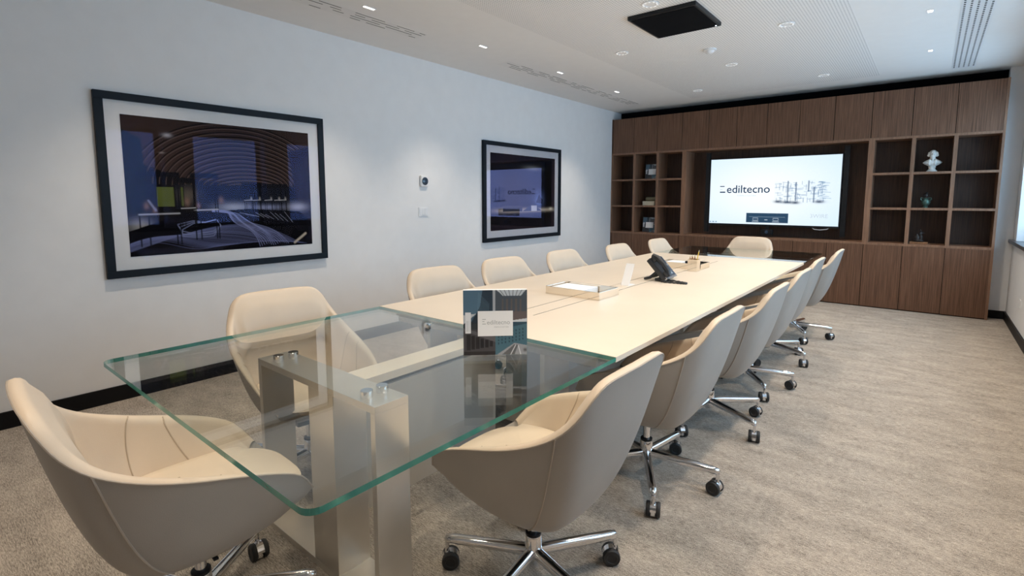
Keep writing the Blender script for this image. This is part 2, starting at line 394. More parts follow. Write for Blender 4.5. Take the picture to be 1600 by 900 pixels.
# sketch of a block of buildings
for k in range(9):
    u0 = .53+k*.042; c.rect(u0, .34+rnd.random()*.1, u0+.045, .62, (.55, .72, .90), .12)
for k in range(110):
    u = .53+rnd.random()*.37; v = .36+rnd.random()*.27; l = .012+rnd.random()*.05
    if rnd.random() < .5: c.line([(u, v), (u+l, v+rnd.uniform(-.012, .012))], .005, (.05, .18, .36), .5)
    else: c.line([(u, v), (u, v+l*1.3)], .005, (.04, .15, .32), .55)
for (u, v0, v1) in ((.63, .36, .66), (.69, .38, .64), (.78, .36, .50), (.82, .45, .66)): c.line([(u, v0), (u, v1)], .010, (.01, .07, .18), .8)
for (u, v, ru) in ((.56, .655, .03), (.63, .665, .045), (.69, .67, .03), (.86, .655, .035)): c.glow(u, v, ru, .02, (.005, .03, .09), .95)
for (u, v) in ((.87, .40), (.88, .44), (.875, .56)): c.line([(u-.025, v+.02), (u+.02, v-.01)], .007, (.06, .2, .35), .6)
c.rect(.315, .83, .645, .975, (.015, .055, .11)); 
c.line([(.34, .885), (.62, .885)], .003, (.25, .35, .45), .8)
for u in (.39, .55): 
    c.line([(u-.02, .905), (u+.02, .905), (u+.02, .94), (u-.02, .94), (u-.02, .905)], .003, (.6, .7, .8), .8); c.line([(u-.025, .957), (u+.025, .957)], .004, (.6, .7, .8), .8)
c.line([(.465, .93), (.485, .93)], .005, (.7, .8, .9), .8)
for u in (.005, .03, .055): c.rect(u, .965, u+.014, .985, (.1, .2, .3), .8)
ox, oz = (TX0+TX1)/2, TZ0
sx_ = plane_xf((TX0-ox, -.0015+.003, 0), (TX1-TX0, 0, 0), (0, 0, TZ1-TZ0))
scr = link('screen', c.mesh('screen', sx_), tv, ('screen',))
def on_tv(u, v, d=.0): return Matrix.Translation(((TX0-ox)+u*(TX1-TX0), -.0003-d, (1-v)*(TZ1-TZ0))) @ Matrix.Rotation(PI/2, 4, 'X')
text_mesh('screen_lettering', 'ediltecno', .155, 'ink_blue', tv, on_tv(.142, .522), bold=.001)
for v, w, h in ((.415, .062, .012), (.462, .034, .007), (.508, .075, .017)):
    x = (TX0-ox)+(.086+.0)*(TX1-TX0); z = (1-v-.012)*(TZ1-TZ0)
    bx('screen_logo_bar', (x, -.0015, z), (x+w, -.0003, z+h), 'ink_blue' if w != .034 else 'ink_pale', tv)
text_mesh('screen_lettering', '3WIRE', .072, 'ink_pale', tv, on_tv(.80, .885))
text_mesh('screen_lettering', 'FORMA E CULTURA', .028, 'ink_pale', tv, on_tv(.235, .575))
wc = thing('webcam', 'small black webcam bar hanging under the television', 'webcam', (-1.735, TY-.02, .835))
bx('camera_body', (-.075, -.03, 0), (.075, .03, .075), 'black', wc, .01)
lathe('lens', [(.022, 0), (.022, -.012), (.016, -.014)], 'phone_screen', wc, 20, (0, -.03, .038), 'Y')
bx('bracket', (-.02, .0, .075), (.02, .022, .11), 'black', wc)
tube('loose_cable', [(x-ox, y, z-oz) for x, y, z in [(-1.21, .03, .955), (-1.17, .0, .93), (-1.10, -.005, .925), (-1.03, .0, .935), (-1.0, .03, .955)]], .004, 'white', tv, 8)['label'] = 'thin white cable loop'

# ------------------------------------------------------------------ shelf things
def collage(w=90):
    c = Canvas(w, w, (.03, .04, .05))
    c.rect(0, 0, .47, .48, srgb(60, 112, 140)); c.poly([(.30, 0), (.47, 0), (.47, .5), (.12, .5), (.26, .25)], srgb(35, 60, 78))
    for k in range(9): c.line([(.24+.02*k, .04+.02*k), (.22+.02*k, .46)], .004, srgb(95, 150, 175), .5)
    c.poly([(.0, .38), (.2, .36), (.0, .52)], srgb(185, 190, 195))
    for k in range(7): c.line([(.13, .42+.016*k), (.3, .36+.02*k)], .004, srgb(20, 25, 35), .8)
    c.rect(.46, 0, .50, .62, srgb(165, 172, 178))
    c.rect(.50, 0, 1, .48, srgb(70, 84, 96)); c.poly([(.52, 0), (.98, 0), (.90, .09), (.62, .09)], srgb(190, 200, 205))
    for k in range(6): c.line([(.57+.07*k, 0), (.64+.045*k, .09)], .006, srgb(60, 70, 80), .9)
    for k in range(5): c.rect(.60+.07*k, .14, .63+.07*k, .34, srgb(105, 90, 82), .8)
    c.rect(.50, .33, 1, .48, srgb(115, 92, 86), .8)
    c.poly([(.50, .34), (.62, .34), (.5, .46)], srgb(60, 62, 72)); c.poly([(.76, .47), (1, .44), (1, .5), (.76, .5)], srgb(205, 208, 210))
    c.rect(0, .60, .50, 1, srgb(72, 68, 72)); 
    for k in range(6): c.rect(.05+.072*k, .68+.02*k, .11+.07*k, .92-.01*k, srgb(34, 33, 38), .9)
    c.poly([(0, .62), (.5, .80), (.5, .72), (0, .58)], srgb(98, 94, 98)); c.rect(0, .94, .5, 1, srgb(45, 42, 46))
    c.rect(.50, .49, 1, 1, srgb(45, 110, 128)); c.poly([(.50, .62), (1, .52), (1, .50), (.5, .49)], srgb(28, 78, 98))
    for j in range(4):
        for k in range(8): c.rect(.54+.055*k, .66+.05*j-.02*k*.5, .56+.055*k, .69+.05*j-.02*k*.5, srgb(20, 62, 80), .8)
    c.poly([(.52, 1), (.80, .82), (1, .86), (1, 1)], srgb(150, 152, 155)); c.poly([(.60, 1), (.80, .84), (.86, .85), (.80, 1)], srgb(95, 97, 100))
    c.line([(.74, 1), (.82, .85)], .006, srgb(225, 228, 230)); c.line([(.9, 1), (.86, .86)], .006, srgb(225, 228, 230)); c.glow(.97, .93, .03, .03, srgb(20, 22, 26), .8)
    g_ = c.a.mean(axis=2, keepdims=True); c.a = (c.a*.62+g_*.38)*np.array([.98, 1.0, 1.04])
    c.rect(.03, .34, .12, .66, srgb(226, 228, 232))
    for k in range(4): c.line([(.055+.014*k, .47), (.055+.014*k, .63)], .003, srgb(150, 155, 160), .7)
    return c
def picture_book(name, label, cat, loc, rz, tilt, w, h, th, canvas, group=None, lettering=True):
    t = thing(name, label, cat, loc, rz, group)
    R = Matrix.Rotation(-tilt, 4, 'X')
    bm = bmesh.new(); abox(bm, (-w/2, .0012, 0), (w/2, th, h)); me = to_mesh(bm, 'pages'); me.transform(R); link('pages', me, t, ('paper',))
    cm = canvas.mesh('front_cover', R @ plane_xf((-w/2, 0, 0), (w, 0, 0), (0, 0, h))); link('front_cover', cm, t, ('cover',))
    bm = bmesh.new(); abox(bm, (-w*.275, -.0022, h*.295), (w*.275, -.0004, h*.68)); me = to_mesh(bm, 'title_card'); me.transform(R); tc_ = link('title_card', me, t, ('paper',))
    if lettering:
        def xf(x, z): return R @ Matrix.Translation((x, -.0024, z)) @ Matrix.Rotation(PI/2, 4, 'X')
        text_mesh('lettering', 'ediltecno', w*.098, 'ink_grey', tc_, xf(-w*.135, h*.475), .0002)
        text_mesh('lettering', 'FORMA E CULTURA', w*.026, 'ink_grey', tc_, xf(-w*.02, h*.425), .0002)
        for z, ww in ((.548, .055), (.515, .035), (.478, .055)):
            bm = bmesh.new(); abox(bm, (-w*.205, -.0026, h*z), (-w*.205+w*ww, -.0022, h*(z+.010))); me = to_mesh(bm, 'logo_bar'); me.transform(R); link('logo_bar', me, tc_, ('ink_grey',))
    return t
wd = (NX0-.03-BX0-.02)/3; sx1 = BX0+.02+wd*1.5+.03
cv = collage(60); cv.a *= .75
picture_book('picture_book', 'dark picture book leaning in the upper left-hand compartment of the wall unit', 'book', (sx1+.03, BY+.10, 1.6412), .0, .12, .22, .23, .02, cv, None, False)
picture_book('picture_book', 'dark picture book leaning in the bottom left-hand compartment of the wall unit', 'book', (sx1+.01, BY+.10, .8003), .0, .12, .23, .235, .02, cv, None, False)
b = thing('storage_box', 'pale cream box under a rolled olive cloth in the wall unit', 'box', (sx1+.0, BY+.14, 1.2265))
bx('box_body', (-.10, -.07, 0), (.10, .07, .058), 'card', b, .004); bx('lid_line', (-.101, -.071, .058), (.101, .071, .066), 'card', b, .002)
k_ = thing('cloth_roll', 'olive rolled bundle lying on the pale box in the wall unit', 'roll', (sx1+.02, BY+.14, 1.2930))
lathe('roll', [(.024, -.09), (.033, -.08), (.034, .07), (.026, .085)], 'kraft', k_, 18, (0, 0, .034), 'X')
lathe('end_cap', [(.03, .084), (.03, .092), (.018, .096)], 'silver', k_, 18, (0, 0, .034), 'X')
# bust, vase and sculpture
wr = (BX1-.022-NX1-.03)/3; rx = NX1+.03+wr*1.5
bu = thing('portrait_bust', 'white plaster bust of a bearded man on a round socle', 'bust', (rx-.005, BY+.13, 1.6412))
lathe('socle', [(.05, 0), (.05, .012), (.038, .02), (.030, .04), (.036, .06), (.026, .066)], 'plaster', bu)
def blob(bm, c, r, n=14, m=10):
    vs = bmesh.ops.create_uvsphere(bm, u_segments=n, v_segments=m, radius=1)['verts']
    for v in vs: v.co = Vector((c[0]+v.co.x*r[0], c[1]+v.co.y*r[1], c[2]+v.co.z*r[2]))
def blobs(name, lst, mat, par):
    bm = bmesh.new()
    for c_, r_ in lst: blob(bm, c_, r_)
    me = to_mesh(bm, name); o = link(name, me, par, (mat,), True); return o
def remeshed(o, vox):
    md = o.modifiers.new('r', 'REMESH'); md.mode = 'VOXEL'; md.voxel_size = vox; md.use_smooth_shade = True
lathe('shoulders', [(.026, .062), (.046, .074), (.074, .090), (.088, .103), (.086, .112), (.068, .126), (.046, .139), (.030, .148), (.025, .160), (.025, .175)], 'plaster', bu, 28, (0, 0, 0), 'Z', True, 1, .46)
remeshed(blobs('coat_lapels', [((-.026, -.030, .110), (.018, .012, .034)), ((.026, -.030, .110), (.018, .012, .034)), ((0, -.030, .126), (.010, .010, .022))], 'plaster', bu), .003)
remeshed(blobs('head', [((0, .0, .203), (.034, .040, .048)), ((0, -.026, .175), (.024, .020, .026)), ((0, -.030, .157), (.018, .014, .022)), ((0, -.043, .197), (.006, .010, .013)), ((0, -.035, .214), (.026, .008, .006)), ((-.012, -.039, .184), (.011, .006, .004)), ((.012, -.039, .184), (.011, .006, .004))], 'plaster', bu), .003)
remeshed(blobs('hair', [((-.034, .006, .202), (.016, .024, .030)), ((.034, .006, .202), (.016, .024, .030)), ((0, .016, .222), (.034, .032, .030)), ((-.042, .002, .190), (.012, .017, .014)), ((.042, .002, .190), (.012, .017, .014))], 'plaster', bu), .003)
va = thing('bronze_vase', 'small green bronze vase with a figure on its lid', 'vase', (rx-.035, BY+.13, 1.2265))
lathe('vase_body', [(.025, 0), (.025, .01), (.016, .018), (.036, .04), (.043, .065), (.036, .09), (.02, .105), (.026, .115)], 'bronze', va)
for s in (-1, 1): tube('handle', [(s*.036, 0, .085), (s*.05, 0, .10), (s*.045, 0, .118), (s*.022, 0, .112)], .005, 'bronze', va, 8)
remeshed(blobs('lid_figure', [((0, 0, .122), (.026, .024, .012)), ((0, 0, .142), (.018, .014, .022)), ((.004, -.004, .170), (.011, .011, .013)), ((.02, -.004, .15), (.014, .007, .007)), ((-.018, -.002, .146), (.01, .007, .012))], 'dark_bronze', va), .003)
sc = thing('bronze_sculpture', 'dark bronze figure group on a reddish wooden plinth', 'sculpture', (rx-.07, BY+.13, .8003))
bx('plinth', (-.085, -.05, 0), (.085, .05, .024), 'plinth', sc, .004)
remeshed(blobs('figure', [((0, 0, .036), (.055, .034, .02)), ((-.018, 0, .066), (.026, .02, .035)), ((.018, 0, .07), (.022, .018, .04)), ((.012, 0, .115), (.02, .016, .03)), ((.014, -.004, .150), (.012, .012, .014)), ((-.02, 0, .1), (.012, .01, .02)), ((.032, 0, .13), (.022, .007, .008)), ((.006, 0, .17), (.006, .006, .016))], 'dark_bronze', sc), .004)

# ------------------------------------------------------------------ framed photographs on the left wall
def gallery_canvas():
    c = Canvas(420, 300, (.008, .007, .007))
    c.poly([(0, 0), (1, 0), (1, .42), (.80, .50), (.5, .47), (.24, .42), (.0, .30)], srgb(62, 48, 42))
    for k in range(15):                                         # curved slats of the ceiling
        t = k/14; pts = []
        for j in range(40):
            a = PI*(.02+.98*j/39); ru = .16+.36*t; rv = .05+.44*t**1.1
            pts.append((.55+.06*(1-t)+ru*math.cos(a)*1.0, .50-.05*t-rv*math.sin(a)*.95))
        c.line(pts, .006, srgb(14, 10, 10), .9); c.line([(u, v+.011) for u, v in pts], .004, srgb(120, 100, 88), .55)
    c.poly([(0, .10), (.08, .16), (.10, .75), (.03, .95), (0, .95)], srgb(26, 30, 36))
    for k in range(16): c.line([(0, .14+.045*k), (.085, .17+.04*k)], .003, srgb(56, 62, 72), .5)
    c.poly([(.86, .18), (1, .12), (1, .95), (.97, .92), (.90, .55)], srgb(38, 30, 34))
    for k in range(22): c.line([(.90+.003*k, .30+.03*k), (1, .26+.03*k)], .003, srgb(74, 62, 62), .45)
    c.rect(.22, .48, .86, .66, srgb(24, 26, 34))
    c.glow(.52, .655, .09, .035, srgb(200, 205, 225), .75); c.glow(.72, .66, .1, .022, srgb(170, 178, 215), .6); c.glow(.91, .66, .06, .035, srgb(205, 205, 225), .8)
    c.glow(.28, .56, .05, .06, srgb(130, 118, 100), .5); c.rect(.135, .50, .215, .645, srgb(98, 108, 52)); c.rect(.245, .50, .262, .64, srgb(90, 100, 50))
    c.glow(.05, .78, .05, .05, srgb(190, 185, 180), .7)
    c.poly([(0, .82), (.25, .70), (.60, .67), (.92, .70), (1, .80), (1, 1), (0, 1)], srgb(14, 13, 17))
    for k in range(26):                                         # light lines flowing over the floor
        t = k/25; pts = []
        for j in range(40):
            s = j/39
            u = -.02+.98*s*(.45+.55*t); v = .93+.05*t-.20*math.sin(PI*min(1, s*1.05))*t**.7-.03*math.sin(6*s+3*t)+.02*s
            pts.append((u, v))
        c.line(pts, .0032, srgb(118, 126, 172), .30+.5*rnd.random())
    for k in range(14):
        t = k/13; pts = [(.40+.02*math.sin(9*s)+s*(.25+.18*t), .68+.05*t*s+.30*s*s*(1-.2*t)+.008*math.sin(14*s+k)) for s in np.linspace(0, 1, 30)]
        c.line(pts, .0035, srgb(150, 158, 205), .35+.4*rnd.random())
    for k in range(3): c.line([(.22+.012*k, .78+.02*k), (.30, .755+.01*k), (.36, .77), (.42, .75), (.44, .80), (.40, .84+.02*k), (.31, .86+.012*k), (.24, .83+.02*k), (.22+.012*k, .78+.02*k)], .004, srgb(150, 160, 200), .6)
    for k in range(10): c.line([(.55+.03*k, .70+.01*(k % 3)), (.60+.03*k, .72+.008*k)], .003, srgb(150, 152, 165), .6)
    # display stands
    def stand(u0, u1, v0, v1, sh, wdt=.006):
        for u in (u0, u1, u0+(u1-u0)*.22, u1-(u1-u0)*.1): c.line([(u, v0), (u+.002, v1)], wdt, (.004, .004, .005), .95)
        c.rect(u0-.012, v0-.03, u1+.01, v0+.005, (.006, .006, .007)); c.line([(u0, sh), (u1, sh-.004)], wdt*1.1, srgb(196, 194, 192), .9)
    stand(.05, .235, .42, .93, .70); stand(.31, .43, .42, .90, .675); stand(.245, .315, .46, .80, .66, .004)
    for u in (.58, .63, .70, .76, .79): stand(u, u+.045, .49, .70, .60, .003)
    for u, v, q in ((.085, .64, .012), (.12, .67, .01), (.275, .61, .014), (.33, .64, .01), (.45, .60, .012)): c.glow(u, v, q, q*2.2, srgb(150, 118, 100), .8)
    c.line([(.095, .60), (.125, .67)], .009, srgb(150, 150, 160), .9)
    for u in (.60, .65, .72, .77, .81): c.glow(u+.02, .585, .005, .012, srgb(200, 195, 190), .6)
    c.glow(.20, .12, .02, .015, srgb(190, 190, 195), .8); c.glow(.17, .25, .012, .006, srgb(150, 140, 130), .8)
    c.line([(.88, .975), (.955, .90)], .012, srgb(215, 200, 180), .9)
    c.a = np.clip(c.a*.8, .002, 1)
    return c
def night_canvas():
    c = Canvas(220, 160, (.008, .007, .007))
    for k in range(40): c.line([(0, .01*k), (1, .01*k)], .002, srgb(30, 26, 26), .4)
    c.glow(.62, .16, .12, .03, srgb(150, 146, 140), .8)
    c.rect(.0, .72, 1, 1, srgb(22, 18, 18)); c.poly([(.10, .77), (.95, .77), (1, 1), (.14, 1)], srgb(28, 23, 22))
    c.glow(.30, .745, .24, .03, srgb(240, 215, 180), .75); c.glow(.70, .745, .28, .025, srgb(240, 220, 195), .8)
    c.rect(.17, .68, .46, .76, srgb(62, 58, 52)); c.poly([(.46, .76), (.62, .66), (.78, .76)], srgb(70, 74, 88))
    c.rect(.60, .68, .69, .76, srgb(228, 224, 222)); c.glow(.72, .60, .07, .10, srgb(120, 140, 200), .7)
    c.poly([(.68, .64), (.72, .54), (.735, .52), (.75, .56), (.79, .60), (.78, .66)], srgb(30, 34, 50)); c.glow(.93, .735, .03, .02, srgb(255, 240, 210), .9)
    return c
def picture(name, label, y0, y1, z0, z1, canvas, pane='pane'):
    t = thing(name, label, 'picture', (XL, (y0+y1)/2, z0)); h = z1-z0; w = y1-y0; d, fw = .035, .048
    bm = bmesh.new()
    abox(bm, (0, -w/2, 0), (d, w/2, fw), .002); abox(bm, (0, -w/2, h-fw), (d, w/2, h), .002)
    abox(bm, (0, -w/2, fw), (d, -w/2+fw, h-fw), .002); abox(bm, (0, w/2-fw, fw), (d, w/2, h-fw), .002)
    link('frame', to_mesh(bm, 'frame'), t, ('frame',))
    bx('mount', (.002, -w/2+fw, fw), (.016, w/2-fw, h-fw), 'mat', t)
    mw = .085
    link('photo_print', canvas.mesh('photo_print', plane_xf((.0175, -w/2+fw+mw, fw+mw), (0, w-2*fw-2*mw, 0), (0, 0, h-2*fw-2*mw))), t, ('print',))
    bx('glass_pane', (.0252, -w/2+fw-.002, fw-.002), (.026, w/2-fw+.002, h-fw+.002), pane, t)
    return t
picture('framed_photograph', 'large framed photograph of a dark gallery with flowing light lines', .879, 2.433, .817, 2.009, gallery_canvas())
picture('framed_photograph', 'framed dark photograph with a lit strip near the wall unit', 4.463, 6.076, .812, 2.012, night_canvas(), 'pane_far')
th = thing('wall_sensor', 'white wall sensor with a round dark glass face between the pictures', 'sensor', (XL, 3.565, 1.455))
bx('sensor_body', (0, -.05, 0), (.03, .05, .115), 'white', th, .012, 3)
lathe('sensor_face', [(.040, .03), (.040, .034), (.036, .036)], 'phone_screen', th, 28, (0, 0, .0575), 'X')
sw = thing('light_switch', 'white square switch plate below the wall sensor', 'switch', (XL, 3.557, 1.15))
bx('plate', (0, -.062, 0), (.008, .062, .094), 'white', sw, .002)
for k in range(3): bx('rocker', (.008, -.05+.034*k, .012), (.0105, -.05+.034*k+.031, .082), 'white', sw, .001)
so = thing('wall_socket', 'small white socket plate low on the right wall', 'socket', (XR, 6.75, .30))
bx('plate', (-.008, -.04, 0), (0, .04, .08), 'white', so, .002); lathe('socket_well', [(.02, -.0082), (.02, -.010), (.016, -.010)], 'white', so, 20, (0, 0, .04), 'X')

# ------------------------------------------------------------------ ceiling fittings
def spot(par, loc, power, ang, blend=.6, tgt=None, size=.03):
    L = bpy.data.lights.new('lamp_light', 'SPOT'); L.energy = power; L.color = WARM; L.spot_size = ang; L.spot_blend = blend; L.shadow_soft_size = size
    o = bpy.data.objects.new('lamp_light', L); COL.objects.link(o); o.parent = par; o.location = loc
    if tgt is not None: o.rotation_euler = (Vector(tgt)).to_track_quat('-Z', 'Y').to_euler()
    return o
bm = bmesh.new(); n = 40
prof = [(.040, 0), (.060, 0), (.062, -.004), (.058, -.007), (.042, -.007), (.038, -.002)]
rings = [[bm.verts.new((r*math.cos(2*PI*k/n), r*math.sin(2*PI*k/n), z)) for k in range(n)] for r, z in prof]
for q, w in zip(rings, rings[1:]+rings[:1]):
    for k in range(n): bm.faces.new((q[k], q[(k+1) % n], w[(k+1) % n], w[k]))
ring_me = to_mesh(bm, 'ring'); bm = bmesh.new(); alathe(bm, [(.0402, -.001), (.0402, -.0035), (.02, -.004)], 28); disc_me = to_mesh(bm, 'inner_disc')
bm = bmesh.new(); alathe(bm, [(.007, -.0065), (.007, -.0085), (.005, -.009)], 10); led_me = to_mesh(bm, 'led')
ring_labels = {(-1.67, 3.63): 'ring of small lights in the ceiling just before the black panel', (-1.0, 4.73): 'ring ceiling light right of the dome detector',
    (-2.41, 4.64): 'ring ceiling light left of the black ceiling panel', (-1.72, 5.75): 'ring ceiling light just beyond the dome detector',
    (-1.045, 6.90): 'ring ceiling light closest to the right half of the wall unit', (-2.45, 6.83): 'ring ceiling light closest to the left half of the wall unit'}
added_ring_labels = {(-2.4, 2.5): 'added ring ceiling light out of view above the near left chairs', (-1.0, 2.5): 'added ring ceiling light out of view above the near right chairs', (-1.7, 1.4): 'added ring ceiling light out of view above the standing book',
    (-2.4, .3): 'added ring ceiling light out of view left of the near head chair', (-1.0, .3): 'added ring ceiling light out of view right of the near head chair', (-1.7, -.8): 'added ring ceiling light out of view behind the near head chair'}  # unseen ring lamps, added to light the near end of the room
for (x, y) in list(ring_labels)+[(-2.4, 2.5), (-1.0, 2.5), (-1.7, 1.4), (-2.4, .3), (-1.0, .3), (-1.7, -.8)]:
    seen = (x, y) in ring_labels
    t = thing('ring_downlight', ring_labels.get((x, y), added_ring_labels.get((x, y))), 'ceiling light', (x, y, ZC-.0012), 0, 'ring downlights over the table')
    link('ring', ring_me, t, ('white',)); link('inner_disc', disc_me, t, ('diffuser',))
    if seen:
        for k in range(10):
            o = link('led', led_me, t, ('ring_led',)); o.location = (.050*math.cos(2*PI*k/10), .050*math.sin(2*PI*k/10), 0)
    spot(t, (0, 0, -.03), P_RING, math.radians(100), .8, (0, 0, -1), .06)
for i, y in enumerate((1.15, 2.39, 3.635, 4.91, 6.25)):
    lab = ['slim wall-washer slit before the left edge of the picture', 'slim lit slit in the ceiling beside the first slot diffuser', 'slim lit slit in the ceiling between the two slot diffusers', 'slim lit slit in the ceiling beside the second slot diffuser', 'slim lit slit in the ceiling closest to the wall unit'][i]
    t = thing('slit_downlight', lab, 'ceiling light', (-3.31, y, ZC), 0, 'slit downlights along the left wall')
    bx('bezel', (-.018, -.055, -.004), (.018, .055, 0), 'white', t, .001); bx('emitter', (-.010, -.045, -.006), (.010, .045, -.0035), 'lamp', t)
    spot(t, (0, 0, -.02), P_WASH, math.radians(84), 1.0, (-.12, 0, -1), .04)
for i, y in enumerate((1.08, 2.42, 3.75, 5.087, 6.42)):
    t = thing('square_downlight', ['square ceiling lamp over the walkway, fourth before the visible pair', 'square ceiling lamp over the walkway, third before the visible pair', 'square ceiling lamp over the walkway just out of view', 'nearer of two small square lamps left of the right-hand vent', 'farther of two small square lamps left of the right-hand vent'][i], 'ceiling light', (-.10, y, ZC), 0, 'square downlights over the walkway')
    bx('bezel', (-.024, -.034, -.004), (.024, .034, 0), 'white', t, .001); bx('emitter', (-.015, -.024, -.006), (.015, .024, -.0035), 'lamp', t)
    spot(t, (0, 0, -.02), P_SQ, math.radians(95), .7, (0, 0, -1), .04)
def diffuser(name, label, x0, x1, y0, y1, rows, dash, solid):
    t = thing(name, label, 'air vent', ((x0+x1)/2, (y0+y1)/2, ZC)); hx, hy = (x1-x0)/2, (y1-y0)/2
    bx('plate', (-hx, -hy, -.0015), (hx, hy, .0), 'diffuser' if not solid else 'white', t)
    sm = {}
    for r in range(rows):
        x = -hx+(r+.5)*(2*hx/rows); y = -hy+.03+(0 if solid else rnd.random()*.2)
        while y < hy-.05:
            l = dash*(1 if solid else rnd.choice((.5, 1, 1.5)))
            l = min(l, hy-.02-y)
            key = round(l, 2)
            if key not in sm:
                bm = bmesh.new(); abox(bm, (-.006 if solid else -.004, 0, -.0024), (.006 if solid else .004, max(key, .02), -.0013)); sm[key] = to_mesh(bm, 'slot')
            o = link('slot', sm[key], t, ('slot',)); o.location = (x, y, 0)
            y += l+(dash*.8 if solid else rnd.choice((.06, .12, .25)))
    return t
diffuser('slot_diffuser', 'slot air diffuser in the ceiling above the large gallery photograph', -3.62, -3.45, .75, 3.09, 4, .18, False)
diffuser('slot_diffuser', 'slot air diffuser in the ceiling running toward the wall unit', -3.62, -3.45, 4.19, 7.25, 4, .20, False)
diffuser('linear_vent', 'dark slotted ceiling vent beside the window wall', .075, .27, 4.5, 7.48, 5, .030, True)
cp = thing('ceiling_panel', 'square black panel mounted flat under the ceiling', 'ceiling panel', (-1.655, 4.06, ZC-.001))
bx('housing', (-.265, -.29, -.03), (.265, .29, 0), 'black', cp, .006); bx('grille', (-.245, -.27, -.0325), (.245, .27, -.03), 'void', cp, .001)
lathe('status_led', [(.006, -.032), (.006, -.034), (.003, -.035)], 'led', cp, 12, (.235, .25, 0))
dm = thing('motion_detector', 'round white dome detector on the ceiling beyond the black panel', 'detector', (-1.716, 5.06, ZC-.001))
lathe('base_ring', [(.06, 0), (.06, -.012), (.05, -.016)], 'white', dm, 28); lathe('dome', [(.042, -.014), (.038, -.026), (.026, -.036), (.008, -.041)], 'white', dm, 28)

# ------------------------------------------------------------------ the conference table
TXA, TXB, TYA, TYB, GA, GB, TZ = -2.339, -.881, 1.702, 5.385, .464, 6.45, .74
TCX = -1.61
tab = thing('conference_table', 'long cream leather conference table with glass ends on metal frames', 'table', (TCX, 3.5, 0))
def tt(name, lo, hi, mat, par=None, bev=0.0):
    return bx(name, [lo[0]-TCX, lo[1]-3.5, lo[2]], [hi[0]-TCX, hi[1]-3.5, hi[2]], mat, par or tab, bev)
z0 = TZ-.02; g = .0035
top = tt('leather_top', (TXA, TYA, z0), (TXB, 2.06, TZ), 'tabletop')
tt('top_panel', (TXA, 2.06, z0), (-1.66-g, 5.0, TZ), 'tabletop'); tt('top_panel', (-1.54+g, 2.06, z0), (TXB, 5.0, TZ), 'tabletop')
tt('top_panel', (-1.66+g, 2.06, z0), (-1.54-g, 5.0, TZ), 'tabletop'); tt('top_panel', (TXA, 5.0, z0), (TXB, TYB, TZ), 'tabletop')
for x in (-1.66, -1.54): tt('groove_bed', (x-g, 2.06, z0), (x+g, 5.0, TZ-.0015), 'void')
tt('under_board', (TXA+.07, TYA+.06, z0-.03), (TXB-.07, TYB-.06, z0-.0022), 'grey')
for x in (TXA+.16, TXB-.22): tt('edge_rail', (x, TYA+.08, z0-.075), (x+.06, TYB-.08, z0-.031), 'grey')
def slab(name, x0, x1, y0, y1, z0, z1, rad, corners):
    """glass slab with rounded corners at the given y side"""
    bm = bmesh.new(); pts = []
    def corner(cx, cy, a0, r):
        if r <= 0: pts.append((cx, cy)); return
        ix = cx+(r if cx < (x0+x1)/2 else -r); iy = cy+(r if cy < (y0+y1)/2 else -r)
        for k in range(7): a = a0+PI/2*k/6; pts.append((ix+r*math.cos(a), iy+r*math.sin(a)))
    corner(x0, y0, PI, rad if corners == 'near' else 0); corner(x1, y0, 1.5*PI, rad if corners == 'near' else 0)
    corner(x1, y1, 0, rad if corners == 'far' else 0); corner(x0, y1, PI/2, rad if corners == 'far' else 0)
    t = [bm.verts.new((x-TCX, y-3.5, z1)) for x, y in pts]; b = [bm.verts.new((x-TCX, y-3.5, z0)) for x, y in pts]
    bm.faces.new(t).material_index = 0; bm.faces.new(b[::-1]).material_index = 2
    for k in range(len(pts)):
        bm.faces.new((b[k], b[(k+1) % len(pts)], t[(k+1) % len(pts)], t[k])).material_index = 1
    me = bpy.data.meshes.new(name); bmesh.ops.recalc_face_normals(bm, faces=bm.faces); bm.to_mesh(me); bm.free()
    return link(name, me, tab, ('glass', 'edge' if corners == 'near' else 'edge_dimmed', 'glass_low'))
slab('glass_top', TXA+.005, TXB, GA, TYA-.002, TZ-.016, TZ-.001, .035, 'near')
slab('glass_top', TXA+.005, TXB, TYB+.002, GB, TZ-.016, TZ-.001, .035, 'far')
def portal(y0, y1, xa=-2.045, xb=-1.275, zt=.70, column=False):
    th_ = .024
    lf = tt('leg_frame', (xa, y0, zt-th_), (xb, y1, zt), 'steel', None, .001)
    for nm, lo, hi in (('upright', (xa, y0, .024), (xa+th_, y1, zt-th_)), ('upright', (xb-th_, y0, .024), (xb, y1, zt-th_)), ('foot_plate', (xa+.0, y0, 0), (xb, y1, .024))):
        tt(nm, lo, hi, 'steel', lf, .001)
    if column: tt('column', (-1.665, y0, .024), (-1.51, y1, zt-th_), 'steel', lf, .001)
    return lf
portal(.90, 1.03, column=True)
portal(1.79, 1.99, zt=.687); portal(3.45, 3.65, zt=.687); portal(5.10, 5.30, zt=.687); portal(5.85, 5.98, column=True)
tt('central_beam', (-1.67, 1.032, .648), (-1.555, 1.788, .68), 'tabletop', None, .002)
tt('central_beam', (-1.67, 5.302, .648), (-1.555, 5.848, .68), 'tabletop', None, .002)
for a, b in ((1.032, 1.788), (1.992, 3.448), (3.652, 5.098), (5.302, 5.848)):
    tt('spine_panel', (-1.665, a, .175), (-1.560, b, .630), 'panelgrey', None, .002)
    tt('spine_channel', (-1.650, a, .630), (-1.575, b, .648), 'black')
tt('front_rail', (TXA+.11, TYA+.045, z0-.055), (TXB-.11, TYA+.059, z0), 'panelgrey'); tt('front_rail', (TXA+.11, TYB-.059, z0-.055), (TXB-.11, TYB-.045, z0), 'panelgrey')
